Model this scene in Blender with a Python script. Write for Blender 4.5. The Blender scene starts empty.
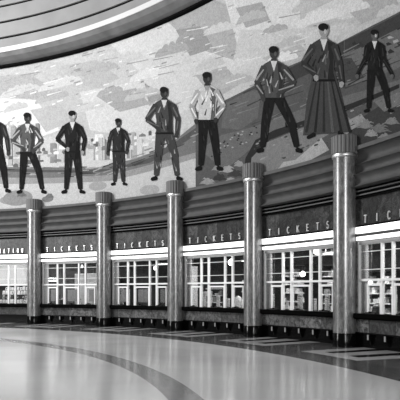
import bpy, bmesh, math, random
from math import sin, cos, pi, atan2, hypot, sqrt
from mathutils import Vector
random.seed(7)
scene = bpy.context.scene
COL = scene.collection

# ------------------------------------------------------------------ camera, world, lights, exposure
F, YH, CAMH = 564.46, 291.18, 1.75
CX, CY, R0 = -19.7266, 4.8740, 27.616          # axis of the round hall and radius of its wall
A0, D = 0.402936, 0.1686124                    # bearing of the first column in view, angle of one bay
cam = bpy.data.cameras.new('camera'); camo = bpy.data.objects.new('camera', cam); COL.objects.link(camo)
camo.location = (0, 0, CAMH); camo.rotation_euler = (pi/2, 0, 0)
cam.sensor_width = 36; cam.lens = 36*F/400; cam.shift_y = (YH-200)/400; cam.clip_end = 300
scene.camera = camo

world = bpy.data.worlds.new('world'); scene.world = world; world.use_nodes = True
world.node_tree.nodes['Background'].inputs[0].default_value = (1, 1, 1, 1)
world.node_tree.nodes['Background'].inputs[1].default_value = 0.03

def area(name, loc, target, sx, sy, power):
    l = bpy.data.lights.new(name, 'AREA'); l.shape = 'RECTANGLE'; l.size = sx; l.size_y = sy; l.energy = power
    o = bpy.data.objects.new(name, l); COL.objects.link(o); o.location = loc
    o.rotation_euler = (Vector(target)-Vector(loc)).to_track_quat('-Z', 'Y').to_euler()
    return o
area('hall_window_light', (-31, 16, 9), (-8, 29, 10), 6, 9, 3600)
area('entrance_light', (3, -9, 7), (0, 25, 5), 5, 8, 2350)
area('dome_cove_light', (-22, 18, 19), (-11, 30, 3), 8, 5, 5600)

vs = scene.view_settings
vs.view_transform = 'Standard'; vs.look = 'None'; vs.gamma = 1; vs.use_curve_mapping = False; vs.exposure = 0.0

# ------------------------------------------------------------------ helpers
def unproj(x, y, r):
    """bearing (in bays) and height of the point at radius r seen at photo pixel x, y"""
    dx = (x-200)/F
    A = dx*dx+1; B = -2*(dx*CX+CY); C = CX*CX+CY*CY-r*r
    Z = (-B+sqrt(B*B-4*A*C))/(2*A)
    return (atan2(dx*Z-CX, Z-CY)-A0)/D, (YH-y)*Z/F+CAMH

class MB:
    def __init__(s): s.v = []; s.f = []; s.m = []; s.sm = []
    def add(s, vs_, fs, mat=0, smooth=False):
        n = len(s.v); s.v += [tuple(v) for v in vs_]
        for f in fs: s.f.append(tuple(i+n for i in f)); s.m.append(mat); s.sm.append(smooth)
    def box(s, x0, x1, y0, y1, z0, z1, mat=0):
        v = [(x, y, z) for z in (z0, z1) for y in (y0, y1) for x in (x0, x1)]
        s.add(v, [(0,2,3,1),(4,5,7,6),(0,1,5,4),(2,6,7,3),(0,4,6,2),(1,3,7,5)], mat)
    def lathe(s, prof, n=32, mat=0, smooth=True, cx=0, cy=0, rf=None):
        v = []
        for (r, z) in prof:
            for i in range(n):
                a = 2*pi*i/n; rr = r*(rf(i) if rf else 1)
                v.append((cx+rr*cos(a), cy+rr*sin(a), z))
        f = []
        for j in range(len(prof)-1):
            for i in range(n):
                k = (i+1) % n
                f.append((j*n+i, j*n+k, (j+1)*n+k, (j+1)*n+i))
        s.add(v, f, mat, smooth)
        s.add([v[i] for i in range(n)], [tuple(range(n))[::-1]], mat)
        m = (len(prof)-1)*n
        s.add([v[m+i] for i in range(n)], [tuple(range(n))], mat)
    def arc(s, prof, t0, t1, base=(0, 0, 0), n=None, mat=0, closed=True, caps=True):
        """sweep the (radius, height) profile about the hall's axis from angle t0 to t1 (0 = local +Y)"""
        n = n or max(1, int(abs(t1-t0)/0.012)+1)
        v = []; P = len(prof)
        for i in range(n+1):
            t = t0+(t1-t0)*i/n
            for (r, h) in prof: v.append((r*sin(t)-base[0], r*cos(t)-base[1], h-base[2]))
        f = []
        for i in range(n):
            for j in range(P if closed else P-1):
                k = (j+1) % P
                f.append((i*P+j, i*P+k, (i+1)*P+k, (i+1)*P+j))
        s.add(v, f, mat)
        if closed and caps:
            s.add(v[:P], [tuple(range(P))[::-1]], mat); s.add(v[-P:], [tuple(range(P))], mat)
    def abox(s, r0, r1, h0, h1, t0, t1, base=(0, 0, 0), mat=0, n=None):
        s.arc([(r0, h0), (r1, h0), (r1, h1), (r0, h1)], t0, t1, base, n, mat)
    def tube(s, pts, r, n=8, mat=0):
        pts = [Vector(p) for p in pts]; v = []
        for i, p in enumerate(pts):
            d = (pts[min(i+1, len(pts)-1)]-pts[max(i-1, 0)]).normalized()
            u = d.cross(Vector((0, 0, 1)));
            if u.length < .01: u = d.cross(Vector((0, 1, 0)))
            u.normalize(); w = d.cross(u)
            for k in range(n):
                a = 2*pi*k/n; v.append(p+(u*cos(a)+w*sin(a))*r)
        f = [(i*n+k, i*n+(k+1) % n, (i+1)*n+(k+1) % n, (i+1)*n+k) for i in range(len(pts)-1) for k in range(n)]
        s.add(v, f, mat, True); s.add(v[:n], [tuple(range(n))[::-1]], mat); s.add(v[-n:], [tuple(range(n))], mat)
    def build(s, name, mats, parent=None, bevel=0):
        me = bpy.data.meshes.new(name); me.from_pydata(s.v, [], s.f)
        for m in (mats if isinstance(mats, (list, tuple)) else [mats]): me.materials.append(m)
        for p, m, sm in zip(me.polygons, s.m, s.sm): p.material_index = m; p.use_smooth = sm
        bm = bmesh.new(); bm.from_mesh(me); bmesh.ops.recalc_face_normals(bm, faces=bm.faces); bm.to_mesh(me); bm.free()
        o = bpy.data.objects.new(name, me); COL.objects.link(o)
        if parent: o.parent = parent
        if bevel:
            b = o.modifiers.new('bevel', 'BEVEL'); b.width = bevel; b.segments = 2; b.limit_method = 'ANGLE'
        return o

def tag(o, label=None, cat=None, group=None, kind=None):
    if label: o['label'] = label
    if cat: o['category'] = cat
    if group: o['group'] = group
    if kind: o['kind'] = kind
    return o
def empty(name, loc, rz=0):
    o = bpy.data.objects.new(name, None); COL.objects.link(o); o.location = loc; o.rotation_euler = (0, 0, rz)
    o.empty_display_size = .2; return o
def copy_tree(o, parent=None):
    c = o.copy(); COL.objects.link(c); c.parent = parent
    for ch in list(o.children): copy_tree(ch, c)
    return c
def spot(k, r, h):
    """world point at bay coordinate k, radius r and the rotation that turns local +Y outwards"""
    a = A0+k*D
    return (CX+r*sin(a), CY+r*cos(a), h), -a
def struct(name, mb, mat, loc=(CX, CY, 0), parent=None):
    o = mb.build(name, mat, parent); 
    if not parent: o.location = loc
    return tag(o, kind='structure') if not parent else o

# ------------------------------------------------------------------ materials
class NT:
    def __init__(s, name):
        s.m = bpy.data.materials.new(name); s.m.use_nodes = True; s.t = s.m.node_tree
        s.b = s.t.nodes['Principled BSDF']
    def n(s, typ, **kw):
        nd = s.t.nodes.new(typ)
        for k, v in kw.items():
            if k in nd.inputs.keys(): nd.inputs[k].default_value = v
            else: setattr(nd, k, v)
        return nd
    def l(s, a, b): s.t.links.new(a, b)
    def math(s, op, a, b=None, c=None):
        nd = s.t.nodes.new('ShaderNodeMath'); nd.operation = op
        for i, q in enumerate((a, b, c)):
            if q is None: continue
            if isinstance(q, (int, float)): nd.inputs[i].default_value = q
            else: s.l(q, nd.inputs[i])
        return nd.outputs[0]
    def grey(s, val, sock='Base Color'):
        s.l(val, s.b.inputs[sock])

def plain(name, v, rough=.5, metal=0, noise=0, scale=8, emit=0, spec=.5, bump=0):
    t = NT(name); b = t.b
    b.inputs['Base Color'].default_value = (v, v, v, 1); b.inputs['Roughness'].default_value = rough
    b.inputs['Metallic'].default_value = metal; b.inputs['Specular IOR Level'].default_value = spec
    if noise or bump:
        tc = t.n('ShaderNodeTexCoord'); nz = t.n('ShaderNodeTexNoise', Scale=scale, Detail=5.0)
        t.l(tc.outputs['Object'], nz.inputs['Vector'])
        val = t.math('MULTIPLY_ADD', t.math('SUBTRACT', nz.outputs[0], .5), noise*2*v, v)
        if noise: t.grey(val)
        if bump:
            bp = t.n('ShaderNodeBump', Strength=bump); t.l(nz.outputs[0], bp.inputs['Height']); t.l(bp.outputs[0], b.inputs['Normal'])
    if emit:
        b.inputs['Emission Color'].default_value = (1, 1, 1, 1); b.inputs['Emission Strength'].default_value = emit
    return t.m

def polar(t):
    """bay coordinate, radius, height of the shaded point (objects whose origin is the hall's axis)"""
    tc = t.n('ShaderNodeTexCoord'); sp = t.n('ShaderNodeSeparateXYZ'); t.l(tc.outputs['Object'], sp.inputs[0])
    x, y, z = sp.outputs
    a = t.math('ARCTAN2', x, y)
    k = t.math('DIVIDE', t.math('SUBTRACT', a, A0), D)
    r = t.math('SQRT', t.math('ADD', t.math('MULTIPLY', x, x), t.math('MULTIPLY', y, y)))
    return tc, k, r, z

def floor_mat():
    t = NT('terrazzo_floor'); tc, k, r, z = polar(t)
    def band(v, lo, hi): return t.math('MULTIPLY', t.math('GREATER_THAN', v, lo), t.math('LESS_THAN', v, hi))
    fr = t.math('FRACT', t.math('ADD', k, 8.0))
    nz = t.n('ShaderNodeTexNoise', Scale=.35, Detail=4.0); t.l(tc.outputs['Object'], nz.inputs['Vector'])
    nf = t.n('ShaderNodeTexNoise', Scale=60.0, Detail=3.0); t.l(tc.outputs['Object'], nf.inputs['Vector'])
    def mix(a, b, fac):
        return t.math('ADD', t.math('MULTIPLY', a, t.math('SUBTRACT', 1.0, fac)), t.math('MULTIPLY', b, fac))
    v = mix(FL['base'], FL['ringA'], band(r, 19.67, 20.24))
    v = mix(v, FL['ringB'], band(r, 24.37, 25.45))
    outer = t.math('GREATER_THAN', r, 25.45)
    patch = band(fr, .12, .70)
    fing = t.math('MAXIMUM', band(fr, .235, .325), band(fr, .475, .575))
    fing = t.math('MULTIPLY', fing, t.math('GREATER_THAN', r, 25.93))
    pv = mix(FL['light'], FL['dark'], fing)
    ov = mix(FL['mid'], pv, patch)
    v = mix(v, ov, outer)
    v = t.math('MULTIPLY', v, t.math('MULTIPLY_ADD', nz.outputs[0], .35, .825))
    v = t.math('MULTIPLY', v, t.math('MULTIPLY_ADD', nf.outputs[0], .3, .85))
    t.grey(v)
    t.b.inputs['Roughness'].default_value = .17
    t.l(t.math('MULTIPLY_ADD', nz.outputs[0], .12, .11), t.b.inputs['Roughness'])
    t.b.inputs['Specular IOR Level'].default_value = .5
    return t.m
FL = dict(base=.60, ringA=.20, ringB=.06, light=.45, mid=.09, dark=.012)

def marble_wall(name, lo, hi, rough, cells, seamw=.02):
    """polished stone slabs: each slab its own tone, mottled and veined, thin dark seams"""
    t = NT(name); tc, k, r, z = polar(t)
    kc = t.math('MULTIPLY', k, cells)
    wn = t.n('ShaderNodeTexWhiteNoise', noise_dimensions='1D'); t.l(t.math('FLOOR', kc), wn.inputs['W'])
    nz = t.n('ShaderNodeTexNoise', Scale=2.2, Detail=9.0, Roughness=.75, Distortion=1.2)
    mp = t.n('ShaderNodeMapping'); mp.inputs['Scale'].default_value = (1.6, 1.6, 1.5)
    t.l(tc.outputs['Object'], mp.inputs[0]); t.l(mp.outputs[0], nz.inputs['Vector'])
    nf = t.n('ShaderNodeTexNoise', Scale=22.0, Detail=4.0, Roughness=.8); t.l(mp.outputs[0], nf.inputs['Vector'])
    def cl(x, off, k):
        q = t.math('MULTIPLY', t.math('SUBTRACT', x, off), k); q.node.use_clamp = True; return q
    v = t.math('ADD', t.math('MULTIPLY', cl(nz.outputs[0], .42, 3.5), .7), t.math('MULTIPLY', cl(nf.outputs[0], .5, 4.0), .8))
    v = t.math('MULTIPLY', v, t.math('MULTIPLY_ADD', wn.outputs[0], 1.2, .45))
    v = t.math('MULTIPLY_ADD', v, hi-lo, lo)
    seam = t.math('GREATER_THAN', t.math('FRACT', t.math('ADD', kc, 100.0)), seamw)
    v = t.math('MULTIPLY', v, t.math('MULTIPLY_ADD', seam, .6, .4))
    t.grey(v); t.b.inputs['Roughness'].default_value = rough; t.b.inputs['Specular IOR Level'].default_value = .2
    return t.m

def column_mat():
    t = NT('column_marble'); b = t.b
    tc = t.n('ShaderNodeTexCoord'); mp = t.n('ShaderNodeMapping'); mp.inputs['Scale'].default_value = (3, 3, 1.1)
    t.l(tc.outputs['Object'], mp.inputs[0])
    oi = t.n('ShaderNodeObjectInfo')
    nz = t.n('ShaderNodeTexNoise', noise_dimensions='4D', Scale=3.5, Detail=9.0, Roughness=.8, Distortion=.8); t.l(mp.outputs[0], nz.inputs['Vector'])
    t.l(t.math('MULTIPLY', oi.outputs['Random'], 30), nz.inputs['W'])
    v = t.math('MULTIPLY_ADD', t.math('POWER', nz.outputs[0], 5.0), 3.5, .012)
    t.grey(v); b.inputs['Roughness'].default_value = .28
    b.inputs['IOR'].default_value = 1.9; b.inputs['Specular IOR Level'].default_value = .8
    return t.m

def mural_mat():
    t = NT('mosaic_tesserae'); tc, k, r, z = polar(t)
    at = t.n('ShaderNodeAttribute', attribute_name='tone')
    sep = t.n('ShaderNodeSeparateColor'); t.l(at.outputs['Color'], sep.inputs[0])
    nz = t.n('ShaderNodeTexNoise', Scale=5.0, Detail=8.0, Roughness=.8); t.l(tc.outputs['Object'], nz.inputs['Vector'])
    vo = t.n('ShaderNodeTexVoronoi', Scale=30.0); t.l(tc.outputs['Object'], vo.inputs['Vector'])
    cs = t.n('ShaderNodeSeparateColor'); t.l(vo.outputs['Color'], cs.inputs[0])
    v = t.math('MULTIPLY', sep.outputs[0], t.math('MULTIPLY_ADD', nz.outputs[0], .7, .65))
    v = t.math('MULTIPLY', v, t.math('MULTIPLY_ADD', cs.outputs[0], .3, .85))
    t.grey(v); t.b.inputs['Roughness'].default_value = .7; t.b.inputs['Specular IOR Level'].default_value = .08
    return t.m

def glass_mat():
    t = NT('window_glass'); nd = t.t.nodes
    tr = t.n('ShaderNodeBsdfTransparent'); tr.inputs[0].default_value = (.95, .95, .95, 1)
    gl = t.n('ShaderNodeBsdfGlossy'); gl.inputs['Roughness'].default_value = .02
    fr = t.n('ShaderNodeFresnel', IOR=1.45); mx = t.n('ShaderNodeMixShader')
    t.l(t.math('MULTIPLY', fr.outputs[0], .6), mx.inputs[0]); t.l(tr.outputs[0], mx.inputs[1]); t.l(gl.outputs[0], mx.inputs[2])
    t.l(mx.outputs[0], nd['Material Output'].inputs[0])
    return t.m

M = dict(
    floor=floor_mat(),
    frieze=marble_wall('frieze_marble', .012, .12, .3, 8),
    dado=marble_wall('dado_marble', .03, .24, .2, 4.3),
    column=column_mat(),
    mural=mural_mat(),
    glass=glass_mat(),
    black=plain('black_granite', .004, .15, spec=.2),
    blackmatt=plain('black_reveal', .004, .9, spec=.05),
    counter=plain('black_counter_stone', .002, .6, spec=.02),
    capital=plain('capital_stone', .13, .45, noise=.15, scale=9),
    collar=plain('polished_collar_metal', .7, .42, metal=1),
    metal=plain('brushed_letter_metal', .85, .3, metal=.6),
    fillet=plain('thin_fillet_metal', .10, .45, metal=.3),
    cove=plain('cove_plaster', .11, .8, spec=.1, noise=.35, scale=2.2),
    cornice=plain('cornice_plaster', .17, .6, noise=.6, scale=1.3),
    ceiling=plain('ceiling_plaster', .25, .8, noise=.25, scale=.8), fascia=plain('fascia_plaster', .62, .7),
    white=plain('white_enamel', .8, .35),
    frame=plain('pale_window_metal', .88, .3),
    grid=plain('grey_grille_panel', .30, .45, noise=.3, scale=6),
    trough=plain('lit_trough_glass', .9, .3, emit=1.7),
    soffit=plain('window_soffit', .25, .5),
    lampglow=plain('lamp_glow', .9, .3, emit=12),
    tubeglow=plain('tube_glow', .9, .3, emit=5),
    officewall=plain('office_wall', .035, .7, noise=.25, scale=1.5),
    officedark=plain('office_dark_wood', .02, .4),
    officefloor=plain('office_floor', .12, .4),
    paper=plain('paper', .8, .8),
    steel=plain('light_cabinet_steel', .75, .4),
    darksteel=plain('dark_steel', .03, .4),
)

# ------------------------------------------------------------------ floor
T0, T1 = A0-3.2*D, A0+9.2*D
fb = MB()
N = 128
fb.add([(0, 0, 0)]+[(28.2*sin(2*pi*i/N), 28.2*cos(2*pi*i/N), 0) for i in range(N)],
       [(0, 1+(i+1) % N, 1+i) for i in range(N)])
struct('floor', fb, M['floor'])

# ------------------------------------------------------------------ wall bands (bottom to top), swept round the hall
RW = 27.83
RO = .27                             # the wall face stands just behind the columns' axes
hh = lambda h: h if h < .5 else CAMH+(h-CAMH)*1.014
WD0, WD1 = 1.07, 3.82                 # window opening heights
def ring(name, prof, mat, t0=T0, t1=T1, **kw):
    prof = [(r+RO if r < 27.95 else r, hh(h)) for r, h in prof]
    b = MB(); b.arc(prof, t0, t1, **kw); return struct(name, b, mat)
ring('wall_plinth', [(27.62, 0), (28.2, 0), (28.2, .45), (27.62, .45)], M['black'])
ring('trim_1', [(27.50, .435), (28.0, .435), (28.0, .475), (27.50, .475)], M['black'])
ring('wall_dado', [(27.54, .475), (28.2, .475), (28.2, .98), (27.54, .98)], M['dado'])
ring('wall_frieze', [(27.58, 3.78), (28.2, 3.78), (28.2, 4.60), (27.58, 4.60)], M['frieze'])
for k in range(-1, 5):                # marble piers behind the columns
    b = MB(); b.arc([(27.83, hh(.98)), (28.2, hh(.98)), (28.2, hh(3.82)), (27.83, hh(3.82))], A0+(k-.092)*D, A0+(k+.070)*D)
    struct('wall_pier', b, M['dado'])
ring('trim_2', [(27.55, 3.725), (27.67, 3.725), (27.67, 3.785), (27.55, 3.785)], M['blackmatt'])
for a, c in ((-3.2, -1.092), (4.99, 9.2)):   # plain wall beyond the bays in view
    b = MB(); b.arc([(27.83, .96), (28.2, .96), (28.2, 3.85), (27.83, 3.85)], A0+a*D, A0+c*D)
    struct('wall_side', b, M['dado'])
# black reveal with two metal fillets under the cove
ring('trim_3', [(27.60, 4.60), (28.2, 4.60), (28.2, 4.95), (27.60, 4.95)], M['blackmatt'])
ring('trim_4', [(27.52, 4.69), (27.60, 4.69), (27.60, 4.725), (27.52, 4.725)], M['fillet'])
ring('trim_5', [(27.50, 4.81), (27.60, 4.81), (27.60, 4.845), (27.50, 4.845)], M['fillet'])
ring('trim_6', [(27.50, 4.60), (27.60, 4.60), (27.60, 4.63), (27.50, 4.63)], M['blackmatt'])
# three soft flutes below the mural
prof = [(27.9, 4.93), (27.26, 4.93)]
hs = [4.93, 5.33, 5.66, 6.10]
for q in range(3):
    h0, h1 = hs[q], hs[q+1]
    for i in range(1, 13):
        u = i/12
        prof.append((27.26+.10*q + .25*sin(pi*u)**.7 + .10*u, h0+(h1-h0)*u))
prof += [(27.44, 6.10), (27.44, 6.22), (27.9, 6.22)]  # added lip, overhangs to cast shade on the top flute
ring('trim_7', prof, M['cove'])
ring('wall_back', [(27.60, 6.22), (28.2, 6.22), (28.2, 14.0), (27.60, 14.0)], M['cornice'])
# cornice and ceiling tiers
ring('trim_8', [(27.58, 13.86), (28.2, 13.86), (28.2, 14.02), (27.35, 14.02), (27.35, 13.93), (27.58, 13.90)], M['blackmatt'])
ring('trim_9', [(27.40, 14.02), (28.2, 14.02), (28.2, 14.36), (26.68, 14.36), (26.85, 14.20), (27.15, 14.07)], M['cornice'])
ring('trim_10', [(26.64, 14.36), (28.2, 14.36), (28.2, 14.60), (26.64, 14.60)], M['fascia'])
tiers = [(27.10, 14.60, 15.29), (27.04, 15.38, 16.10), (26.98, 16.19, 16.92), (26.92, 17.00, 17.25), (26.86, 17.33, 18.9), (26.6, 19.0, 20.6)]
for i, (r, a, b_) in enumerate(tiers):
    ring('ceiling', [(r, a), (28.2, a), (28.2, b_), (r, b_)], M['ceiling'])
    if i < len(tiers)-1:
        ring('ceiling_gap_shade', [(r+.02, b_), (28.2, b_), (28.2, tiers[i+1][1]), (r+.02, tiers[i+1][1])], M['blackmatt'])  # black strip nearly fills each gap, its shadow put in as colour

# ticket office behind the windows
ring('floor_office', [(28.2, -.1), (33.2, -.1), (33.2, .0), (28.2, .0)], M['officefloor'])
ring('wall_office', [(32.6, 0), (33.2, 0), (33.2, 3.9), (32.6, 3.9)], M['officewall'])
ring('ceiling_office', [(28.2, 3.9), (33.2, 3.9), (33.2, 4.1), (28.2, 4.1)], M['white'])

# ------------------------------------------------------------------ columns
def make_column():
    root = empty('column', (0, 0, 0))
    b = MB(); b.lathe([(.365, 0), (.365, .42), (.36, .43)], 48); b.build('base', M['black'], root)
    b = MB(); b.lathe([(.355, .43), (.355, 5.95)], 64); b.build('shaft', M['column'], root)
    b = MB(); b.lathe([(.36, 5.95), (.38, 5.965), (.395, 6.0), (.395, 6.04), (.38, 6.08)], 48); b.build('collar', M['collar'], root)
    nf = 20; seg = 8
    def rf(i):
        u = (i % seg)/seg
        return 1-.075*(1-abs(sin(pi*u))**.55)
    b = MB(); b.lathe([(.40, 6.08), (.415, 6.095), (.415, 6.62), (.40, 6.645), (.33, 6.66)], nf*seg, smooth=False, rf=rf)
    b.build('capital', M['capital'], root)
    return root
col_labels = {
 -1: None,
 0: 'leftmost marble column, beside the shop window full of bright wares',
 1: 'marble column with fluted capital, second from the left in the photo',
 2: 'marble column with bright central highlight, third from the left, below the man with folded-down sleeves',
 3: 'marble column with fluted capital, fourth from the left, right of centre',
 4: 'tallest and nearest marble column, at the right of the photo',
}
col_labels[2] = 'marble column with fluted capital, middle one of the five'
proto = None
for k in range(0, 5):
    loc, rz = spot(k, R0, 0)
    if proto is None: proto = make_column(); o = proto
    else: o = copy_tree(proto)
    o.location = loc; o.rotation_euler = (0, 0, rz)
    tag(o, col_labels[k], 'column', 'fluted-capital columns between the ticket windows')

# ------------------------------------------------------------------ ticket windows, one per bay
RG = 27.93
def bay_mesh():
    return MB()
def T(fr): return (fr-.5)*D           # bay fraction to local angle
BASE = (0, RG, 0)
def make_window(name, variant):
    loc, rz = spot(0, RG, 0)
    root = empty(name, loc, rz); tag(root, kind='structure')
    W = M['frame']
    w = .0075
    b = MB(); b.abox(RG-.05, RG+.05, 1.06, 3.30, T(.068), T(.083), BASE); b.abox(RG-.05, RG+.05, 1.07, 3.30, T(.90), T(.915), BASE)
    b.abox(RG-.05, RG+.05, 3.20, 3.30, T(.083), T(.90), BASE); b.build('frame', W, root)
    for c in (.282, .377, .587, .682):
        b = MB(); b.abox(RG-.045, RG+.045, 1.06, 3.20, T(c-w), T(c+w), BASE); b.build('mullion', W, root)
    b = MB(); b.abox(RG-.07, RG+.06, 2.06, 2.13, T(.083), T(.90), BASE); b.build('transom', W, root)
    for h in (2.42, 2.98):
        b = MB(); b.abox(RG-.012, RG+.012, h-.010, h+.010, T(.083), T(.90), BASE); b.build('muntin', W, root)
    for a, c in ((.083, .146), (.83, .90)):
        if variant != 'shop':
            b = MB(); b.abox(RG+.02, RG+.04, 1.06, 3.20, T(a), T(c), BASE)
            b.build('jamb_panel', M['white'], root)
    if variant != 'shop':
        for a, c in ((.148, .2735), (.3855, .5785), (.6905, .818)):
            b = MB(); fw = .010
            b.abox(RG-.03, RG+.03, 1.06, 1.98, T(a), T(a+fw), BASE); b.abox(RG-.03, RG+.03, 1.06, 1.98, T(c-fw), T(c), BASE)
            b.abox(RG-.03, RG+.03, 1.91, 1.98, T(a+fw), T(c-fw), BASE)
            wk = b.build('wicket_frame', W, root)
            b = MB(); b.abox(RG+.04, RG+.055, 1.22, 1.84, T(a+.03), T(c-.03), BASE)
            b.build('wicket_screen', M['grid'], wk)
    b = MB()
    b.abox(RG-.004, RG+.004, 2.13, 3.20, T(.083), T(.90), BASE); b.abox(RG-.004, RG+.004, 1.06, 2.06, T(.083), T(.90), BASE)
    b.build('pane', M['glass'], root)
    b = MB(); b.arc([(27.86, 3.21), (28.1, 3.21), (28.1, 3.82), (27.90, 3.82), (27.90, 3.32), (27.86, 3.32)], T(.085), T(.915), BASE)
    b.build('head_soffit', M['soffit'], root)
    return root
wproto = make_window('window_1', 'ticket')
for i, k in enumerate((0, 1, 2, 3, 4)):
    o = wproto if i == 0 else copy_tree(wproto)
    o.name = 'window_%d' % (i+1)
    loc, rz = spot(k+.5, RG, 0); o.location = loc; o.rotation_euler = (0, 0, rz)
o = make_window('window_6', 'shop'); loc, rz = spot(-.5, RG, 0); o.location = loc; o.rotation_euler = (0, 0, rz)

where = {-1: 'over the shop display at the far left', 0: 'over the ticket window left of the second column', 1: 'over the ticket window between second and third columns',
         2: 'over the ticket window between third and fourth columns', 3: 'over the widest full ticket window in view', 4: 'over the ticket window cut off at the right edge'}
# light trough above each window: two glowing strips with a dark groove between
def make_trough():
    root = empty('light_trough', (0, 0, 0)); B = (0, 27.87, 3.3)
    b = MB(); b.abox(27.865, 27.895, 3.33, 3.75, T(.07), T(.907), B); b.build('housing', M['fillet'], root)
    b = MB(); b.abox(27.80, 27.865, 3.455, 3.54, T(.071), T(.906), B); b.build('groove_strip', M['darksteel'], root)
    b = MB(); b.arc([(27.77, 3.55), (27.865, 3.55), (27.865, 3.75), (27.77, 3.75)], T(.071), T(.906), B); b.build('upper_strip', M['trough'], root)
    b = MB(); b.arc([(27.79, 3.34), (27.865, 3.33), (27.865, 3.45), (27.79, 3.45)], T(.071), T(.906), B); b.build('lower_strip', M['trough'], root)
    return root
tp = None
for k in range(-1, 5):
    o = tp = make_trough() if tp is None else tp
    if k > -1: o = copy_tree(tp)
    loc, rz = spot(k+.5, 27.87, 3.3); o.location = loc; o.rotation_euler = (0, 0, rz)
    tag(o, 'glowing trough ' + where[k], 'light', 'light troughs above the windows')
# black counter ledge below each window
def make_ledge():
    b = MB(); B = (0, 27.77, .95)
    b.arc([(27.63, .93), (27.69, .885), (27.805, .885), (27.805, .98), (28.15, .98), (28.15, 1.06), (27.63, 1.06)], T(.08), T(.92), B)
    return b.build('counter_ledge', M['counter'])
lp = make_ledge()
lw = {-1: 'under the shop display at the far left', 0: 'under the window between the two leftmost columns', 1: 'under the window between second and third columns',
      2: 'under the window between third and fourth columns', 3: 'under the widest full ticket window', 4: 'under the window at the right edge'}
for k in range(-1, 5):
    o = lp if k == -1 else copy_tree(lp)
    loc, rz = spot(k+.5, 27.77, .95); o.location = loc; o.rotation_euler = (0, 0, rz)
    tag(o, 'black stone counter ledge ' + lw[k], 'counter', 'counter ledges')
# dark bracket with a bright tab, row of five under each dado
def make_bracket():
    root = empty('dado_bracket', (0, 0, 0))
    b = MB(); v = [(-.03, -.10, .43), (.03, -.10, .43), (.03, .04, .43), (-.03, .04, .43), (-.03, -.02, .12), (.03, -.02, .12), (.03, .04, .12), (-.03, .04, .12)]
    v = [(x, y, z-.3) for x, y, z in v]
    b.add(v, [(0,1,2,3),(4,7,6,5),(0,4,5,1),(1,5,6,2),(2,6,7,3),(3,7,4,0)]); b.build('arm', M['black'], root)
    b = MB(); b.box(-.028, .028, -.135, -.11, -.04, .12); b.build('tab', M['grid'], root, bevel=.004)
    return root
bp = None
bl = ['first', 'second', 'third', 'fourth', 'fifth']
bw = {-1: 'below the shop window', 0: 'along plinth between first and second columns', 1: 'along plinth between second and third columns',
      2: 'along plinth between third and fourth columns', 3: 'along plinth between fourth and fifth columns', 4: 'along plinth right of the nearest column'}
for k in range(-1, 5):
    for i in range(5):
        kk = k+.5+.152*(i-2)
        x = 200+F*(CX+27.8*sin(A0+kk*D))/(CY+27.8*cos(A0+kk*D))
        if x < 2 or x > 398 or k == -1: continue
        if bp is None: bp = make_bracket(); o = bp
        else: o = copy_tree(bp)
        loc, rz = spot(kk, 27.85, .3); o.location = loc; o.rotation_euler = (0, 0, rz)
        tag(o, '%s small bright-tabbed bracket %s' % (bl[i], bw[k]), 'bracket', 'brackets along the plinth')

# ------------------------------------------------------------------ raised metal letters
def arcpts(cx, cy, rx, ry, a0, a1, n=10):
    return [(cx+rx*cos(math.radians(a0+(a1-a0)*i/n)), cy+ry*sin(math.radians(a0+(a1-a0)*i/n))) for i in range(n+1)]
GLY = {
 'T': [[(-.5, 1), (.5, 1)], [(0, 1), (0, 0)]], 'I': [[(0, 0), (0, 1)]],
 'C': [arcpts(0, .5, .5, .5, 50, 310, 14)], 'K': [[(-.4, 0), (-.4, 1)], [(.45, 1), (-.4, .45)], [(-.15, .6), (.5, 0)]],
 'E': [[(.4, 1), (-.4, 1), (-.4, 0), (.4, 0)], [(-.4, .5), (.25, .5)]],
 'S': [arcpts(0, .75, .38, .25, 40, 250, 8)+arcpts(0, .25, .4, .27, 80, -150, 8)],
 'N': [[(-.45, 0), (-.45, 1), (.45, 0), (.45, 1)]], 'F': [[(.4, 1), (-.4, 1), (-.4, 0)], [(-.4, .5), (.25, .5)]],
 'O': [arcpts(0, .5, .5, .5, 90, 450, 18)], 'M': [[(-.5, 0), (-.45, 1), (0, .3), (.45, 1), (.5, 0)]],
 'R': [[(-.4, 0), (-.4, 1)]+arcpts(0, .75, .4, .25, 90, -90, 8)+[(-.4, .5)], [(0, .5), (.45, 0)]],
 'A': [[(-.5, 0), (0, 1), (.5, 0)], [(-.3, .35), (.3, .35)]],
}
def letter(ch, t, parent, wd=.12, ht=.225, st=.026):
    b = MB(); rr = 27.79
    for pl in GLY[ch]:
        for (x0, y0), (x1, y1) in zip(pl[:-1], pl[1:]):
            x0, x1, y0, y1 = x0*wd, x1*wd, y0*ht, y1*ht
            dx, dy = x1-x0, y1-y0; L = hypot(dx, dy); nx, ny = -dy/L*st/2, dx/L*st/2
            ex, ey = dx/L*st*.3, dy/L*st*.3
            q = [(x0-ex+nx, y0-ey+ny), (x1+ex+nx, y1+ey+ny), (x1+ex-nx, y1+ey-ny), (x0-ex-nx, y0-ey-ny)]
            v = []
            for r in (rr, rr+.035):
                for (x, y) in q:
                    a = t+x/rr; v.append((r*sin(a), r*cos(a)-27.83, y))
            b.add(v, [(0,1,2,3),(7,6,5,4),(0,4,5,1),(1,5,6,2),(2,6,7,3),(3,7,4,0)])
    return b.build('letter', M['metal'], parent)
def make_sign(text, f0, f1, wd):
    root = empty('ticket_sign' if text == 'TICKETS' else 'hall_sign', (0, 0, 0))
    for i, ch in enumerate(text): letter(ch, T(f0+(f1-f0)*i/(len(text)-1)), root, wd)
    return root
sw = {0: 'between the two leftmost columns', 1: 'between the second and third columns', 2: 'between the third and fourth columns', 3: 'left of the nearest column', 4: 'cut off by the right edge of the photo'}
sp_ = None
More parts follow.
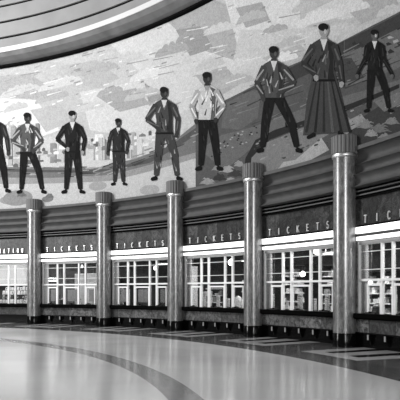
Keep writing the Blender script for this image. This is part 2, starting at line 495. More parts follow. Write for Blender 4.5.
for k in range(0, 5):
    if sp_ is None: sp_ = make_sign('TICKETS', .155, .79, .10); o = sp_
    else: o = copy_tree(sp_)
    loc, rz = spot(k+.5, 27.83, 3.865); o.location = loc; o.rotation_euler = (0, 0, rz)
    tag(o, 'raised metal letters TICKETS ' + sw[k], 'sign', 'ticket signs')
o = make_sign('INFORMATION', .16, .80, .07)
loc, rz = spot(-.5, 27.83, 3.865); o.location = loc; o.rotation_euler = (0, 0, rz)
tag(o, 'raised metal letters over the shop window at the far left', 'sign')

# ------------------------------------------------------------------ mosaic mural (a plain stand-in: sky, town, river, hills, standing figures)
POLYS = []                            # (layer, tone, [(px, py)...]) of the painting, laid on the wall
def P(tone, pts, layer=0): POLYS.append((layer, tone, pts))
def ell(cx, cy, rx, ry, n=14, rot=0):
    c, s = cos(rot), sin(rot)
    return [(cx+rx*cos(2*pi*i/n)*c-ry*sin(2*pi*i/n)*s, cy+rx*cos(2*pi*i/n)*s+ry*sin(2*pi*i/n)*c) for i in range(n)]
def limb(x0, y0, x1, y1, w0, w1):
    dx, dy = x1-x0, y1-y0; L = hypot(dx, dy) or 1; nx, ny = -dy/L, dx/L
    return [(x0+nx*w0, y0+ny*w0), (x0-dx/L*w0*.6, y0-dy/L*w0*.6), (x0-nx*w0, y0-ny*w0), (x1-nx*w1, y1-ny*w1), (x1+dx/L*w1*.6, y1+dy/L*w1*.6), (x1+nx*w1, y1+ny*w1)]
def cloud(cx, cy, w, h, tone, layer=1, slope=-.25):
    n = max(4, int(w/6)); top = []
    for i in range(n*4+1):
        u = i/(n*4); x = cx-w/2+w*u
        env = sin(pi*u)**.6
        top.append((x, cy-h*env*(.7+.3*abs(sin(u*n*pi)))+slope*(x-cx)))
    P(tone, top+[(cx+w/2, cy+2+slope*w/2), (cx-w/2, cy+2-slope*w/2)], layer)
rnd = random.Random(11)
# sky facets
P(.50, [(-20, 60), (60, 62), (140, 105), (140, 135), (-20, 135)], 0)
P(.66, [(108, 42), (165, 22), (250, 60), (200, 90), (140, 72)], 0)
P(.62, [(140, 60), (190, 50), (240, 80), (200, 110), (150, 110)], 1)
P(.44, [(168, 22), (215, 0), (262, 20), (240, 62), (196, 48)], 0)
P(.70, [(225, 0), (330, -40), (340, 10), (240, 55)], 0)
P(.60, [(240, 30), (345, 25), (330, 50), (230, 75)], 1)
P(.52, [(300, -40), (420, -90), (420, 10), (345, 30), (300, 20)], 0)
P(.66, [(305, 14), (330, 2), (372, -20), (420, -40), (420, -5), (345, 20)], 2)
P(.72, [(0, 98), (36, 100), (60, 130), (0, 150)], 1)
P(.63, [(80, 92), (140, 80), (185, 110), (150, 140), (90, 130)], 1)
for (cx, cy, w, h, tn) in [(20, 92, 40, 8, .55), (60, 85, 44, 9, .60), (52, 98, 34, 8, .42), (100, 70, 36, 8, .44), (128, 60, 30, 9, .58), (172, 52, 34, 11, .40),
        (190, 38, 28, 8, .36), (150, 75, 40, 9, .70), (210, 66, 30, 9, .55), (232, 84, 44, 10, .46), (262, 45, 40, 10, .60), (282, 60, 32, 9, .74), (290, 44, 30, 8, .5),
        (320, 20, 44, 12, .74), (352, 10, 36, 10, .70), (340, 30, 30, 7, .60), (388, -6, 30, 12, .42), (390, 12, 26, 8, .58), (220, 30, 34, 8, .62), (252, 18, 30, 8, .5),
        (142, 96, 36, 9, .50), (90, 108, 30, 7, .56), (110, 92, 26, 6, .40), (16, 108, 24, 6, .5), (305, 8, 26, 7, .55), (275, 30, 26, 6, .42), (240, 64, 26, 7, .66)]:
    cloud(cx, cy, w, h, tn, 3)
for q in range(46):                   # fine bright and grey wisps in the sky
    x = rnd.uniform(0, 330); top = 66-x*.30+ (x/60.0)**2*-1.0
    y = rnd.uniform(top+14, 120-x*.12)
    L = rnd.uniform(6, 22); P(rnd.choice([.34, .40, .78, .8, .3]), limb(x, y, x+L, y-L*rnd.uniform(.15, .35), .5, .3), 4)
# plain blocks of a town at the left, generic roofs
for q in range(44):
    x = rnd.uniform(-4, 140); base = 166-x*.06; h = rnd.uniform(12, 34)*(1.25 if x < 50 else .8); w = rnd.uniform(2.5, 6)
    tn = rnd.choice([.40, .5, .62, .74, .80, .33, .26])
    P(tn, [(x, base), (x, base-h), (x+w, base-h-.5), (x+w, base)], 5)
    P(tn*.7, [(x+w, base), (x+w, base-h-.5), (x+w+1.3, base-h+1), (x+w+1.3, base)], 5)
for q in range(90):
    x = rnd.uniform(-4, 205); y = rnd.uniform(148, 166)-x*.14+ (8 if x < 80 else 3)
    w = rnd.uniform(2, 8); h = rnd.uniform(1.5, 4)
    P(rnd.choice([.12, .2, .35, .6, .75, .5]), [(x, y), (x, y-h), (x+w*.5, y-h-rnd.uniform(0, 2)), (x+w, y-h-.4), (x+w, y-.4)], 6)
# river bank, dark strip, then pale foreground
P(.17, [(-10, 167), (40, 167), (95, 168), (130, 160), (165, 148), (200, 120), (215, 112), (215, 150), (160, 163), (110, 176), (50, 178), (-10, 178)], 7)
P(.09, [(-10, 168), (60, 170), (110, 169), (150, 158), (196, 128), (204, 130), (150, 163), (100, 172), (-10, 171)], 8)
P(.30, [(-10, 177), (50, 178), (110, 175), (160, 162), (215, 147), (215, 152), (110, 181), (-10, 184)], 8)
P(.52, [(-10, 182), (50, 182), (110, 178), (160, 165), (215, 150), (225, 200), (-10, 225)], 7)
for (cx, cy, w, tn) in [(18, 198, 30, .26), (48, 199, 12, .2), (8, 200, 16, .3), (98, 186, 18, .35), (205, 176, 16, .22), (150, 190, 20, .38)]:
    P(tn, ell(cx, cy, w/2, w*.26, 18, -.1), 8)
# hills at the right
P(.095, [(196, 112), (215, 110), (226, 100), (250, 88), (290, 66), (318, 54), (345, 40), (372, 26), (430, -4), (430, 160), (196, 200)], 9)
P(.13, [(224, 104), (244, 94), (262, 88), (258, 118), (240, 130), (222, 128)], 10)
P(.05, [(290, 68), (345, 41), (400, 14), (430, 0), (430, 12), (380, 38), (345, 58), (290, 82)], 10)
P(.15, [(330, 78), (345, 55), (400, 28), (430, 18), (430, 50), (395, 70), (350, 86)], 10)
P(.06, [(330, 60), (352, 58), (365, 78), (342, 84)], 11)
for q in range(26):
    x = rnd.uniform(318, 400); y = 62-(x-330)*.5+rnd.uniform(-8, 22)
    P(rnd.choice([.03, .04, .22, .4, .06]), [(x, y), (x+rnd.uniform(2, 6), y-rnd.uniform(1, 3)), (x+rnd.uniform(3, 7), y+rnd.uniform(0, 2)), (x+1, y+rnd.uniform(1, 3))], 11)
P(.14, [(200, 150), (222, 135), (250, 128), (300, 110), (345, 96), (430, 70), (430, 82), (350, 110), (300, 122), (250, 150), (225, 170)], 10)
for q in range(34):
    x = rnd.uniform(212, 262); y = 146-(x-212)*.42+rnd.uniform(-2, 12)
    P(rnd.choice([.03, .35]), ell(x, y, 1.1, .8, 6), 11)
P(.025, [(243, 180), (246, 158), (256, 140), (275, 130), (300, 122), (345, 106), (400, 84), (400, 88), (345, 112), (300, 128), (270, 140), (256, 156), (250, 180)], 11)
P(.21, [(250, 182), (252, 158), (266, 143), (300, 129), (345, 114), (352, 120), (320, 140), (300, 168), (270, 180)], 12)
P(.40, [(276, 172), (284, 162), (296, 160), (310, 148), (322, 138), (330, 150), (300, 166)], 13)
P(.30, [(340, 130), (350, 120), (362, 114), (368, 122), (352, 130), (345, 138)], 13)
P(.05, [(338, 140), (362, 118), (400, 92), (430, 80), (430, 140), (338, 165)], 12)
P(.17, [(375, 102), (430, 80), (430, 90), (385, 112)], 13)
def tuft(cx, cy, s, tone, n=11):
    for i in range(n):
        a = pi*(i+.5)/n; L = s*(.7+.3*rnd.random())
        mx, my = cx+cos(a)*L*.6, cy-sin(a)*L*.8
        P(tone, limb(cx, cy, mx, my, .9, .7), 14); P(tone, limb(mx, my, cx+cos(a)*L, cy-sin(a)*L*.75+1, .7, .2), 14)
for (x, y, s, tn) in [(208, 184, 9, .30), (220, 180, 9, .04), (228, 172, 9, .34), (236, 176, 9, .05), (218, 170, 7, .25), (240, 166, 7, .3), (232, 182, 7, .3),
                      (366, 128, 12, .22), (380, 132, 13, .16), (372, 136, 9, .28), (392, 124, 10, .2), (386, 140, 9, .24), (22, 196, 6, .15), (50, 197, 5, .16)]:
    tuft(x, y, s, tn)

for (pts, tn) in [([(0, 76), (30, 74), (52, 88), (40, 100), (0, 96)], .40), ([(60, 66), (96, 60), (120, 78), (96, 88), (70, 84)], .47), ([(96, 96), (136, 88), (150, 104), (120, 112)], .38),
        ([(176, 30), (200, 26), (214, 48), (190, 56)], .33), ([(196, 76), (226, 66), (240, 84), (214, 100)], .42), ([(262, 58), (300, 44), (312, 56), (280, 70)], .47),
        ([(345, 8), (392, -14), (400, 8), (362, 24)], .44), ([(30, 110), (60, 104), (74, 120), (46, 132)], .46), ([(236, 8), (262, 2), (270, 20), (246, 28)], .40)]:
    P(tn, pts, 1.6)
# more texture in landscape: furrows on the hills, ripples on the river strip
for q in range(70):
    x = rnd.uniform(226, 400); y0 = 100-(x-226)*.42; y = y0+rnd.uniform(0, 40); L_ = rnd.uniform(5, 22)
    P(rnd.choice([.03, .05, .16, .2, .07]), limb(x, y, x+L_, y-L_*rnd.uniform(.3, .55), .7, .3), 11)
for q in range(60):
    x = rnd.uniform(-5, 205); y = (171 if x < 100 else 171-(x-100)*.38)+rnd.uniform(-4, 8); L_ = rnd.uniform(4, 14)
    P(rnd.choice([.05, .28, .35, .1]), limb(x, y, x+L_, y-L_*(.02 if x < 90 else .35), .6, .3), 9)
for q in range(60):
    x = rnd.uniform(250, 400); y = 150-(x-250)*.36+rnd.uniform(-6, 22)
    P(rnd.choice([.06, .1, .28, .33]), ell(x, y, rnd.uniform(.6, 3), rnd.uniform(.4, 1.0), 7, -.4), 14)
for q in range(120):
    x = rnd.uniform(-5, 330); top = 72-x*.30; y = rnd.uniform(top, 130-x*.15); w = rnd.uniform(2, 7)
    P(rnd.choice([.30, .38, .45, .75, .8]), [(x, y), (x+w, y-w*.3), (x+w, y-w*.3+rnd.uniform(.6, 2)), (x, y+rnd.uniform(.6, 2))], 4)

# generic standing figures; every one is its own part of the mural
FIGS = []
def figure(cx, foot, H, shirt, trouser, skin=.07, arms=(0, 0), legs=(.09, .09), lean=0, skirt=False, seed=0, long=False):
    global POLYS
    keep, POLYS = POLYS, []
    r = random.Random(seed); s = H
    X = lambda u, v: (cx+u*s+lean*(v-.0)*s, foot-v*s)
    def L(u0, v0, u1, v1, w0, w1, tn, ly):
        a, b = X(u0, v0), X(u1, v1); P(tn, limb(a[0], a[1], b[0], b[1], w0*s, w1*s), ly)
    if skirt:
        P(trouser, [X(-.09, .58), X(.09, .58), X(.19, .2), X(.22, .05), X(-.18, .02), X(-.15, .3)], 21)
        for i in range(6):
            u = -.10+.05*i; L(u*.5, .56, u*1.5, .05, .004, .012, trouser*r.choice([.3, .45, 1.7]), 22)
        L(-.08, .03, -.14, .0, .02, .015, .01, 22); L(.13, .05, .17, .02, .02, .015, .01, 22)
    else:
        for sg, sp in ((-1, legs[0]), (1, legs[1])):
            L(sg*.040, .50, sg*sp*.8, .27, .050, .040, trouser, 21); L(sg*sp*.8, .27, sg*sp*1.05, .05, .040, .027, trouser, 21)
            L(sg*sp*1.05, .02, sg*sp*1.05+sg*.05, .005, .024, .018, .008, 22)
            for i in range(8):
                v = r.uniform(.06, .44); u = .045+(sp-.045)*(1-v/.5); w = r.uniform(-.028, .028); L(sg*u+w, v+.045, sg*u+w+.008, v, .002, .007, trouser*r.choice([.3, 2.5, 4]), 23)
    # torso
    lo = .40 if long else .48
    P(shirt, [X(-.108, .785), X(-.095, .81), X(-.035, .845), X(.035, .845), X(.095, .81), X(.108, .785), X(.085, .62), X(.088, lo), X(-.088, lo), X(-.083, .62)], 22)
    L(-.09, .49, .09, .49, .010, .010, .01, 24)
    P(shirt*.35, [X(.03, .83), X(.095, .80), X(.08, .62), X(.085, lo), X(.03, lo), X(.05, .65)], 23)
    for i in range(11):
        u = r.uniform(-.075, .07); v = r.uniform(.52, .78); L(u, v+.04, u+r.uniform(-.03, .03), v-.02, .003, .008, min(.8, shirt*r.choice([.25, .4, 2.2, 3])), 24)
    P(.6 if shirt < .2 else .3, [X(-.03, .84), X(.03, .84), X(.0, .74)], 24)
    for sg, k in ((-1, arms[0]), (1, arms[1])):
        ex, ev = sg*(.135+.05*k), .635; hx, hv = sg*(.155-.11*k), .47+.07*k
        L(sg*.090, .785, ex, ev, .030, .026, shirt*.7, 25); L(ex, ev, hx, hv, .026, .019, shirt*.6, 25)
        L(sg*.095, .76, ex-.004, ev+.03, .006, .010, min(.8, shirt*2.2), 26); L(ex, ev-.02, hx, hv+.03, .008, .005, min(.8, shirt*2), 26)
        L(hx, hv, hx-sg*.005, hv-.035, .022, .016, skin, 26)
    L(0, .86, 0, .83, .026, .032, skin, 23)
    a = X(0, .915); P(skin, ell(a[0], a[1], .042*s, .056*s, 14), 24)
    a = X(-.004, .945); P(.012, ell(a[0], a[1], .045*s, .034*s, 12), 25)
    a = X(.014, .905); P(min(.5, skin*2.2), ell(a[0], a[1], .012*s, .022*s, 8), 26)
    FIGS.append([(l, t*.55 if t < .25 else t, p) for l, t, p in POLYS]); POLYS = keep
figure(28, 193, 82, .16, .012, arms=(1, .7), legs=(.07, .17), seed=1)
figure(73, 193, 84, .02, .018, skin=.3, arms=(.9, .3), legs=(.07, .09), seed=2, long=True)
figure(119, 185, 68, .04, .05, arms=(0, .3), legs=(.05, .07), seed=3)
figure(165, 180, 95, .10, .085, skin=.06, arms=(.9, .2), legs=(.08, .13), seed=4)
figure(208, 170, 100, .55, .012, skin=.06, arms=(.4, .6), legs=(.06, .10), seed=5)
figure(275, 152, 108, .13, .014, skin=.08, arms=(.5, 1), legs=(.10, .20), seed=6)
figure(325, 138, 117, .09, .10, skin=.3, arms=(.8, 0), skirt=True, seed=7)
figure(376, 112, 84, .02, .013, skin=.2, arms=(-.5, -.5), legs=(.07, .16), seed=8)
figure(-4, 192, 84, .05, .012, seed=9, legs=(.07, .12))

KR = RW-.01
def paint_mesh(name, polys, parent, back=None):
    bm = bmesh.new(); lay = bm.faces.layers.int.new('pi'); tones = []
    def addpoly(pts2, tone, layer):
        tones.append((tone, layer)); i = len(tones)-1
        try:
            vv = [bm.verts.new((a, h, 0)) for a, h in pts2]; f = bm.faces.new(vv)
        except ValueError: return
        f[lay] = i
    if back: addpoly(back[1], back[0], -1)
    for q, (layer, tone, pts) in enumerate(polys):
        out = []
        for (x, y) in pts:
            k, h = unproj(max(-60, min(470, x)), y, KR); out.append((k, h))
        addpoly(out, tone, layer+ (q % 7)*.12)
    bmesh.ops.triangulate(bm, faces=bm.faces[:])
    geom = lambda: bm.verts[:]+bm.edges[:]+bm.faces[:]
    bmesh.ops.bisect_plane(bm, geom=geom(), plane_co=(0, hh(6.22), 0), plane_no=(0, -1, 0), clear_outer=True)
    bmesh.ops.bisect_plane(bm, geom=geom(), plane_co=(0, hh(13.90), 0), plane_no=(0, 1, 0), clear_outer=True)
    kmin = min(v.co.x for v in bm.verts); kmax = max(v.co.x for v in bm.verts)
    x = math.floor(kmin/.1)*.1+.1
    while x < kmax:
        bmesh.ops.bisect_plane(bm, geom=geom(), plane_co=(x, 0, 0), plane_no=(1, 0, 0)); x += .1
    me = bpy.data.meshes.new(name)
    verts = []; faces = []; cols = []; gain = .80
    for f in bm.faces:
        tone, layer = tones[f[lay]]; n0 = len(verts)
        rr = KR-.0022*(layer+1)
        for v in f.verts:
            a = A0+v.co.x*D; verts.append((rr*sin(a), rr*cos(a), v.co.y))
        faces.append(tuple(range(n0, n0+len(f.verts)))); cols += [tone*gain]*len(f.verts)
    bm.free()
    me.from_pydata(verts, [], faces)
    at = me.color_attributes.new('tone', 'FLOAT_COLOR', 'CORNER')
    at.data.foreach_set('color', [c for t in cols for c in (t, t, t, 1)])
    me.materials.append(M['mural'])
    o = bpy.data.objects.new(name, me); COL.objects.link(o); o.parent = parent
    return o
mroot = empty('wall_mural', (CX, CY, 0))
tag(mroot, 'long curved mosaic mural of standing figures before sky, town and hills, above the ticket windows', 'mural')
kb0, kb1 = -3.0, 8.0
b = MB(); b.abox(KR+.001, 27.87, hh(6.22), hh(13.9), A0+kb0*D, A0+kb1*D); b.build('backing', M['cornice'], mroot)
paint_mesh('painted_landscape', POLYS, mroot, back=(.56, [(kb0, 6), (kb1, 6), (kb1, 14.3), (kb0, 14.3)]))
for fp in FIGS: paint_mesh('painted_figure', fp, mroot)


# ------------------------------------------------------------------ inside the ticket office
def at(px, py, r):
    k, h = unproj(px, py, r); loc, rz = spot(k, r, h); return k, h, loc, rz
def width(px0, px1, r):
    return (unproj(px1, 280, r)[0]-unproj(px0, 280, r)[0])*D*r
bays = {0: 'first full ticket window from the left', 1: 'second full ticket window from the left', 2: 'third full ticket window from the left',
        3: 'fourth full ticket window', 4: 'ticket window at right edge'}

# tall racks against the back of the office
def make_rack(W, H, rows, fill, seed, dark=True):
    r = random.Random(seed); root = empty('ticket_rack', (0, 0, 0)); D_ = .45
    body = M['officedark'] if dark else M['steel']
    b = MB(); b.box(-W/2, W/2, D_-.02, D_, 0, H); b.box(-W/2, -W/2+.03, 0, D_-.02, 0, H); b.box(W/2-.03, W/2, 0, D_-.02, 0, H)
    b.box(-W/2, W/2, 0, D_, H, H+.04); b.build('carcass', body, root)
    for i in range(rows):
        z = .1+(H-.2)*i/rows
        b = MB(); b.box(-W/2+.03, W/2-.03, 0, D_-.02, z, z+.05); b.build('shelf', M['frame'], root)
        x = -W/2+.06; hgt = (H-.2)/rows
        while x < W/2-.2:
            w = r.uniform(.08, .26)
            if r.random() < fill:
                b = MB(); hh_ = hgt*r.uniform(.3, .8); b.box(x, x+w*.9, .05, .3, z+.035, z+.035+hh_)
                b.build('box_file', r.choice([M['paper'], M['steel'], M['grid'], M['darksteel']]), root)
            x += w
    return root
for k, fr, W, H, rows, fill, seed, rr in [(0, .35, 1.3, 2.5, 5, .25, 1, 31.9), (1, .40, 1.5, 2.9, 7, .6, 2, 31.2), (1, .78, 1.2, 2.3, 6, .4, 3, 31.6),
        (2, .30, 1.4, 2.6, 6, .6, 4, 31.2), (2, .70, 1.4, 2.9, 7, .5, 5, 31.6), (3, .25, 1.5, 2.8, 7, .7, 6, 31.0), (3, .62, 1.5, 2.5, 6, .8, 7, 31.3),
        (4, .20, 1.5, 2.8, 7, .6, 8, 31.0), (4, .55, 1.2, 2.5, 7, .8, 9, 31.2)]:
    o = make_rack(W, H, rows, fill, seed); loc, rz = spot(k+fr, rr, 0); o.location = loc; o.rotation_euler = (0, 0, rz)
    tag(o, 'shelved rack of boxes at the %s behind the %s' % ('left' if fr < .45 else 'right', bays[k].split(',')[0]), 'rack', 'racks in the ticket office')

# white cabinet behind the first full window
def cabinet(px0, px1, ytop, rr, label, D_=.5):
    k, h, loc, rz = at((px0+px1)/2, ytop, rr); W = width(px0, px1, rr)
    root = empty('storage_cabinet', (loc[0], loc[1], 0), rz); tag(root, label, 'cabinet')
    b = MB(); b.box(-W/2, W/2, 0, D_, 0, h); b.build('carcass', M['white'], root, bevel=.01)
    n = 2
    for i in range(n):
        x0 = -W/2+.02+i*(W-.04)/n; x1 = x0+(W-.04)/n-.012
        b = MB(); b.box(x0, x1, -.02, 0, 1.65, h-.04); dr = b.build('door', M['white'], root, bevel=.004)
        b = MB(); b.box(x1-.05 if i == 0 else x0+.03, x1-.03 if i == 0 else x0+.05, -.045, -.02, 1.8, 1.95); b.build('handle', M['darksteel'], dr)
        b = MB(); b.box(x0, x1, -.02, 0, 1.05, 1.62); dr = b.build('drawer', M['steel'], root, bevel=.004)
        b = MB(); b.box((x0+x1)/2-.07, (x0+x1)/2+.07, -.04, -.02, 1.28, 1.33); b.build('handle', M['darksteel'], dr)
    return root
cabinet(74.5, 98, 273.5, 29.2, 'large white cabinet filling the right half of the first full ticket window')
cabinet(184.5, 190.5, 266, 28.8, 'narrow white cabinet at the left edge of the third full window')

# pendant lamps
def pendant(px, py, rr, s, label, kind='globe', power=0):
    k, h, loc, rz = at(px, py, rr)
    root = empty('pendant_lamp', (loc[0], loc[1], h), rz); tag(root, label, 'lamp')
    b = MB(); b.tube([(0, 0, s*.9), (0, 0, 3.9-h)], .008, 6); b.build('rod', M['darksteel'], root)
    if kind == 'globe':
        pr = [(s*sin(pi*i/10)+.001, -s*cos(pi*i/10)) for i in range(11)]
        b = MB(); b.lathe(pr, 20); b.build('globe', M['lampglow'], root)
        b = MB(); b.lathe([(.05, s*.85), (.05, s*1.15), (.02, s*1.3)], 12); b.build('cap', M['steel'], root)
    elif kind == 'bell':
        b = MB(); b.lathe([(s, -s*.6), (s*.85, -s*.2), (s*.45, s*.35), (s*.2, s*.8), (s*.12, s)], 18); b.build('shade', M['white'], root)
        pr = [(s*.4*sin(pi*i/8)+.001, -s*.75-s*.4*cos(pi*i/8)+.1*s) for i in range(9)]
        b = MB(); b.lathe(pr, 12); b.build('bulb', M['tubeglow'], root)
    else:
        for z, rad in ((0, s), (-.13, s*.92)):
            b = MB(); pts = [(rad*cos(a), rad*sin(a)*.9, z) for a in [2*pi*i/28 for i in range(29)]]
            b.tube(pts, .022, 8); b.build('ring', M['tubeglow'], root)
        b = MB(); b.tube([(-s, 0, 0), (s, 0, 0)], .01, 6); b.tube([(0, 0, 0), (0, 0, s)], .008, 6); b.build('crossbar', M['darksteel'], root)
    return root
pendant(82, 266, 29.6, .10, 'small bell-shaped pendant lamp behind the first full ticket window', 'bell')
pendant(53, 278.5, 29.4, .26, 'double ring-shaped hanging lamp behind the first full ticket window', 'ring')
pendant(155.5, 268, 29.0, .10, 'small glowing pendant lamp behind the second full ticket window')
pendant(231, 262.5, 29.2, .13, 'bright globe lamp behind the third full ticket window')
pendant(317.5, 251, 29.2, .15, 'brightest, upper globe lamp in the fourth full ticket window')
pendant(302.5, 274, 30.2, .11, 'lower globe lamp near the middle of the fourth full ticket window')
pendant(369.5, 282, 28.7, .09, 'small glowing lamp low at the left of the cut-off right window')

# ceiling tube lights
for k, fr, rr, L, nm in [(0, .5, 30.4, 1.2, 3.55), (1, .5, 30.0, 1.6, 3.55), (2, .45, 30.0, 1.6, 3.55), (3, .35, 30.6, 1.8, 3.55), (4, .35, 30.3, 1.6, 3.55), (3, .6, 29.2, 1.5, 3.1), (3, .2, 32.0, 1.9, 3.3), (2, .25, 31.8, 1.7, 3.2), (4, .2, 31.8, 1.7, 3.3), (1, .2, 31.6, 1.5, 3.2)]:
    loc, rz = spot(k+fr, rr, nm); root = empty('tube_light', loc, rz); tag(root, '%s tube light hanging behind the %s' % ('long high' if nm > 3.5 else 'lower, near' if rr < 29.5 else 'lower, far', bays[k]), 'light', 'tube lights in the ticket office')
    b = MB(); b.box(-L/2, L/2, -.08, .08, .06, .12); b.box(-L/2+.1, -L/2+.13, -.01, .01, .12, 3.9-nm); b.box(L/2-.13, L/2-.1, -.01, .01, .12, 3.9-nm); b.build('housing', M['steel'], root)
    for y in (-.04, .04):
        b = MB(); b.tube([(-L/2+.02, y, .035), (L/2-.02, y, .035)], .022, 8); b.build('tube', M['tubeglow'], root)
def office_light(k, fr, rr, h, e):
    l = bpy.data.lights.new('office_light', 'AREA'); l.shape = 'RECTANGLE'; l.size = 2.2; l.size_y = .5; l.energy = e
    o = bpy.data.objects.new('office_light', l); COL.objects.link(o); loc, rz = spot(k+fr, rr, h); o.location = loc; o.rotation_euler = (0, 0, rz)
for k, e in ((-1, 420), (0, 30), (1, 90), (2, 190), (3, 260), (4, 200)):
    office_light(k, .5, 29.2, 3.8, e)

# clerk's desk run and things standing on it, seen through the wickets
for k in range(0, 5):
    b = MB(); B = (0, 28.4, .9); b.arc([(28.17, .98), (28.6, .98), (28.6, 1.04), (28.17, 1.04)], T(.09), T(.91), B)
    root = empty('clerk_desk', (0, 0, 0)); loc, rz = spot(k+.5, 28.4, .9); root.location = loc; root.rotation_euler = (0, 0, rz)
    b.build('desk_top', M['officedark'], root)
    for c in (.15, .5, .85):
        b = MB(); b.arc([(28.24, .0), (28.5, .0), (28.5, .98), (28.24, .98)], T(c-.02), T(c+.02), B); b.build('pedestal', M['officedark'], root)
    tag(root, 'dark clerk desk just behind the ' + bays[k], 'desk', 'clerk desks')
def stand(px, rr, W, H, lab, cat, name, kind):
    k, h = unproj(px, 300, rr); loc, rz = spot(k, rr, 1.04)
    root = empty(name, loc, rz); tag(root, lab, cat)
    if kind == 'board':
        b = MB(); b.box(-W/2, W/2, 0, .02, .03, H); b.build('board', M['paper'], root, bevel=.004)
        b = MB(); b.box(-W*.35, W*.35, -.03, .08, 0, .03); b.build('foot', M['darksteel'], root)
        b = MB()
        b.box(-W*.36, W*.36, -.004, 0, H*.80, H*.86); b.box(-W*.36, W*.1, -.004, 0, H*.68, H*.72); b.build('ruled_line', M['grid'], root)
    elif kind == 'dome':
        pr = [(W/2, 0), (W/2, H*.3)]+[(W/2*cos(pi/2*i/8)+.002, H*.3+H*.7*sin(pi/2*i/8)) for i in range(1, 9)]
        b = MB(); b.lathe(pr, 24); b.build('hood', M['white'], root); b = MB(); b.lathe([(W/2+.01, -.0), (W/2+.01, .03)], 24); b.build('rim', M['darksteel'], root)
    elif kind == 'machine':
        b = MB(); b.add([(-W/2,-.1,0),(W/2,-.1,0),(W/2,.15,0),(-W/2,.15,0),(-W/2,-.04,H*.6),(W/2,-.04,H*.6),(W/2,.12,H),(-W/2,.12,H)],
                        [(0,3,2,1),(4,5,6,7),(0,1,5,4),(1,2,6,5),(2,3,7,6),(3,0,4,7)]); b.build('body', M['darksteel'], root, bevel=.01)
        b = MB(); b.box(-W*.3, W*.3, -.05, 0, H*.72, H*.78); b.build('key_row', M['steel'], root)
for px, rr, W, H, kind, lab in [
    (116.5, 28.4, .20, .75, 'board', 'white notice board at the far left of the second full window'),
    (121.5, 28.5, .24, .85, 'board', 'white notice board left of the first mullion in second full window'),
    (129, 28.4, .10, .8, 'board', 'narrow white card in the first narrow light of second full window'),
    (188.5, 28.4, .26, .85, 'board', 'bright poster board at the far left of third full window'),
    (204.5, 28.4, .20, .70, 'board', 'white card in the first narrow light of third full window'),
    (210, 28.5, .16, .72, 'board', 'white card left inside the middle wicket of third full window'),
    (218, 28.5, .22, .50, 'board', 'short white card in the middle wicket of third full window'),
    (228.5, 28.4, .16, .40, 'board', 'low white card in the second narrow light of third full window'),
    (272, 28.5, .24, .60, 'board', 'pale notice card at the left wicket of fourth full window'),
    (300, 28.5, .26, .62, 'board', 'pale notice card at the middle wicket of fourth full window'),
    (287, 28.4, .14, .35, 'board', 'small card in the first narrow light of fourth full window'),
    (315, 28.4, .14, .45, 'board', 'small card in the second narrow light of fourth full window'),
    (327, 28.5, .22, .60, 'board', 'pale notice card at the right wicket of fourth full window'),
    (362, 28.4, .22, .62, 'board', 'pale notice card at the left of the cut-off right window'),
    (394, 28.5, .22, .6, 'board', 'pale notice card at the right edge of the photo')]:
    stand(px, rr, W, H, lab, 'notice board', 'notice_board', kind)
stand(238, 28.45, .42, .52, 'white domed hood at the right wicket of the third full window', 'hood', 'domed_hood', 'dome')
for px, lab in [(376, 'dark ticket machine in the left wicket of the cut-off right window'), (61, 'dark ticket machine in the first narrow light of first full window'),
                (146, 'dark ticket machine right of the middle wicket in second full window')]:
    stand(px, 28.45, .24, .34, lab, 'ticket machine', 'ticket_machine', 'machine')

# low dark trays on the ledge in front of the wickets
tproto = None
pos = ['left', 'middle', 'right']
for k in range(0, 5):
    for i, c in enumerate((.211, .482, .754)):
        if k == 4 and i == 2: continue
        if tproto is None:
            tproto = empty('ticket_tray', (0, 0, 0))
            b = MB(); b.box(-.13, .13, -.07, .07, 0, .012); b.build('plate', M['darksteel'], tproto)
            b = MB(); b.box(-.13, .13, .06, .07, .012, .06); b.box(-.13, -.115, -.07, .06, .012, .05); b.box(.115, .13, -.07, .06, .012, .05); b.build('rim', M['darksteel'], tproto)
            b = MB(); b.box(-.05, .05, -.01, .05, .012, .075); b.build('date_stamp', M['black'], tproto); o = tproto
        else: o = copy_tree(tproto)
        loc, rz = spot(k+c, 27.74, 1.06); o.location = loc; o.rotation_euler = (0, 0, rz)
        tag(o, 'small dark tray at %s wicket, %s' % (pos[i], bays[k].split(',')[0]), 'tray', 'ticket trays on the ledges')

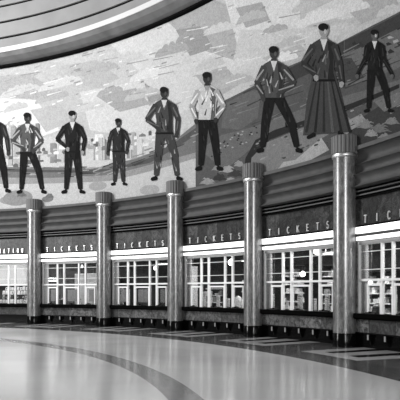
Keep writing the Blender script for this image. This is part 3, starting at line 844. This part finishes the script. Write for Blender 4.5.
# shop display at the far left: pale back panels above, rows of papers below
root = empty('display_case', spot(-.5, 28.3, 0)[0], spot(-.5, 28.3, 0)[1]); tag(root, 'stepped shop display rack behind the far left window', 'display rack')
B = (0, 28.3, 0)
for i in range(4):
    b = MB(); b.abox(28.21+.14*i, 28.35+.14*i, .99, 1.08+.24*i, T(.10), T(.90), B); b.build('step', M['darksteel'], root)
b = MB(); b.abox(28.80, 28.84, 2.10, 3.3, T(.05), T(.95), B); b.build('back_panel', M['paper'], root)
rr_ = random.Random(3); n = 0
ordn = lambda c: ['first', 'second', 'third', 'fourth', 'fifth', 'sixth', 'seventh', 'eighth', 'ninth', 'tenth', 'eleventh', 'twelfth', 'thirteenth', 'fourteenth'][c-1]
MG = [plain('print_a', .85, .6, noise=.3, scale=14), plain('print_b', .6, .6, noise=.9, scale=18), plain('print_c', .02, .6, noise=.9, scale=16), plain('print_d', .8, .6, noise=.9, scale=24)]
rows_n = ['lowest', 'second', 'third', 'top']
for i in range(4):
    q = .415 + .02*(i % 2)
    c_ = 0
    while q < .885:
        loc, rz = spot(-1+q, 28.26+.14*i, 1.081+.24*i)
        root = empty('magazine', loc, rz+rr_.uniform(-.05, .05)); w = rr_.uniform(.14, .19); h = rr_.uniform(.17, .23)
        me = MB(); me.add([(-w/2, 0, 0), (w/2, 0, 0), (w/2, .012, 0), (-w/2, .012, 0), (-w/2, .05, h), (w/2, .05, h), (w/2, .062, h), (-w/2, .062, h)],
               [(0,3,2,1),(4,5,6,7),(0,1,5,4),(1,2,6,5),(2,3,7,6),(3,0,4,7)]); me.build('cover', rr_.choice(MG), root)
        me = MB(); a = rr_.uniform(-w*.3, 0); t_ = .004
        z0, z1 = h*.25, h*rr_.uniform(.5, .85); me.add([(a, .05*z0/h-t_, z0), (a+w*.3, .05*z0/h-t_, z0), (a+w*.3, .05*z1/h-t_, z1), (a, .05*z1/h-t_, z1)], [(0,1,2,3)])
        me.build('cover_picture', rr_.choice(MG), root)
        c_ += 1
        x_ = 200+F*(CX+28.3*sin(A0+(-1+q)*D))/(CY+28.3*cos(A0+(-1+q)*D))
        tag(root, '%s printed paper, %s row of the far left shop display' % (ordn(c_), rows_n[i]), 'magazine', 'papers on the shop display')
        q += (w+.03)/28.3/D

# wickets of the three nearer windows stand open: only the middle screens remain in the fourth
for o in list(bpy.data.objects):
    if o.name.startswith('wicket_screen'):
        w = o.parent.parent.name if o.parent and o.parent.parent else ''
        if w in ('window_3', 'window_4', 'window_5'): bpy.data.objects.remove(o)
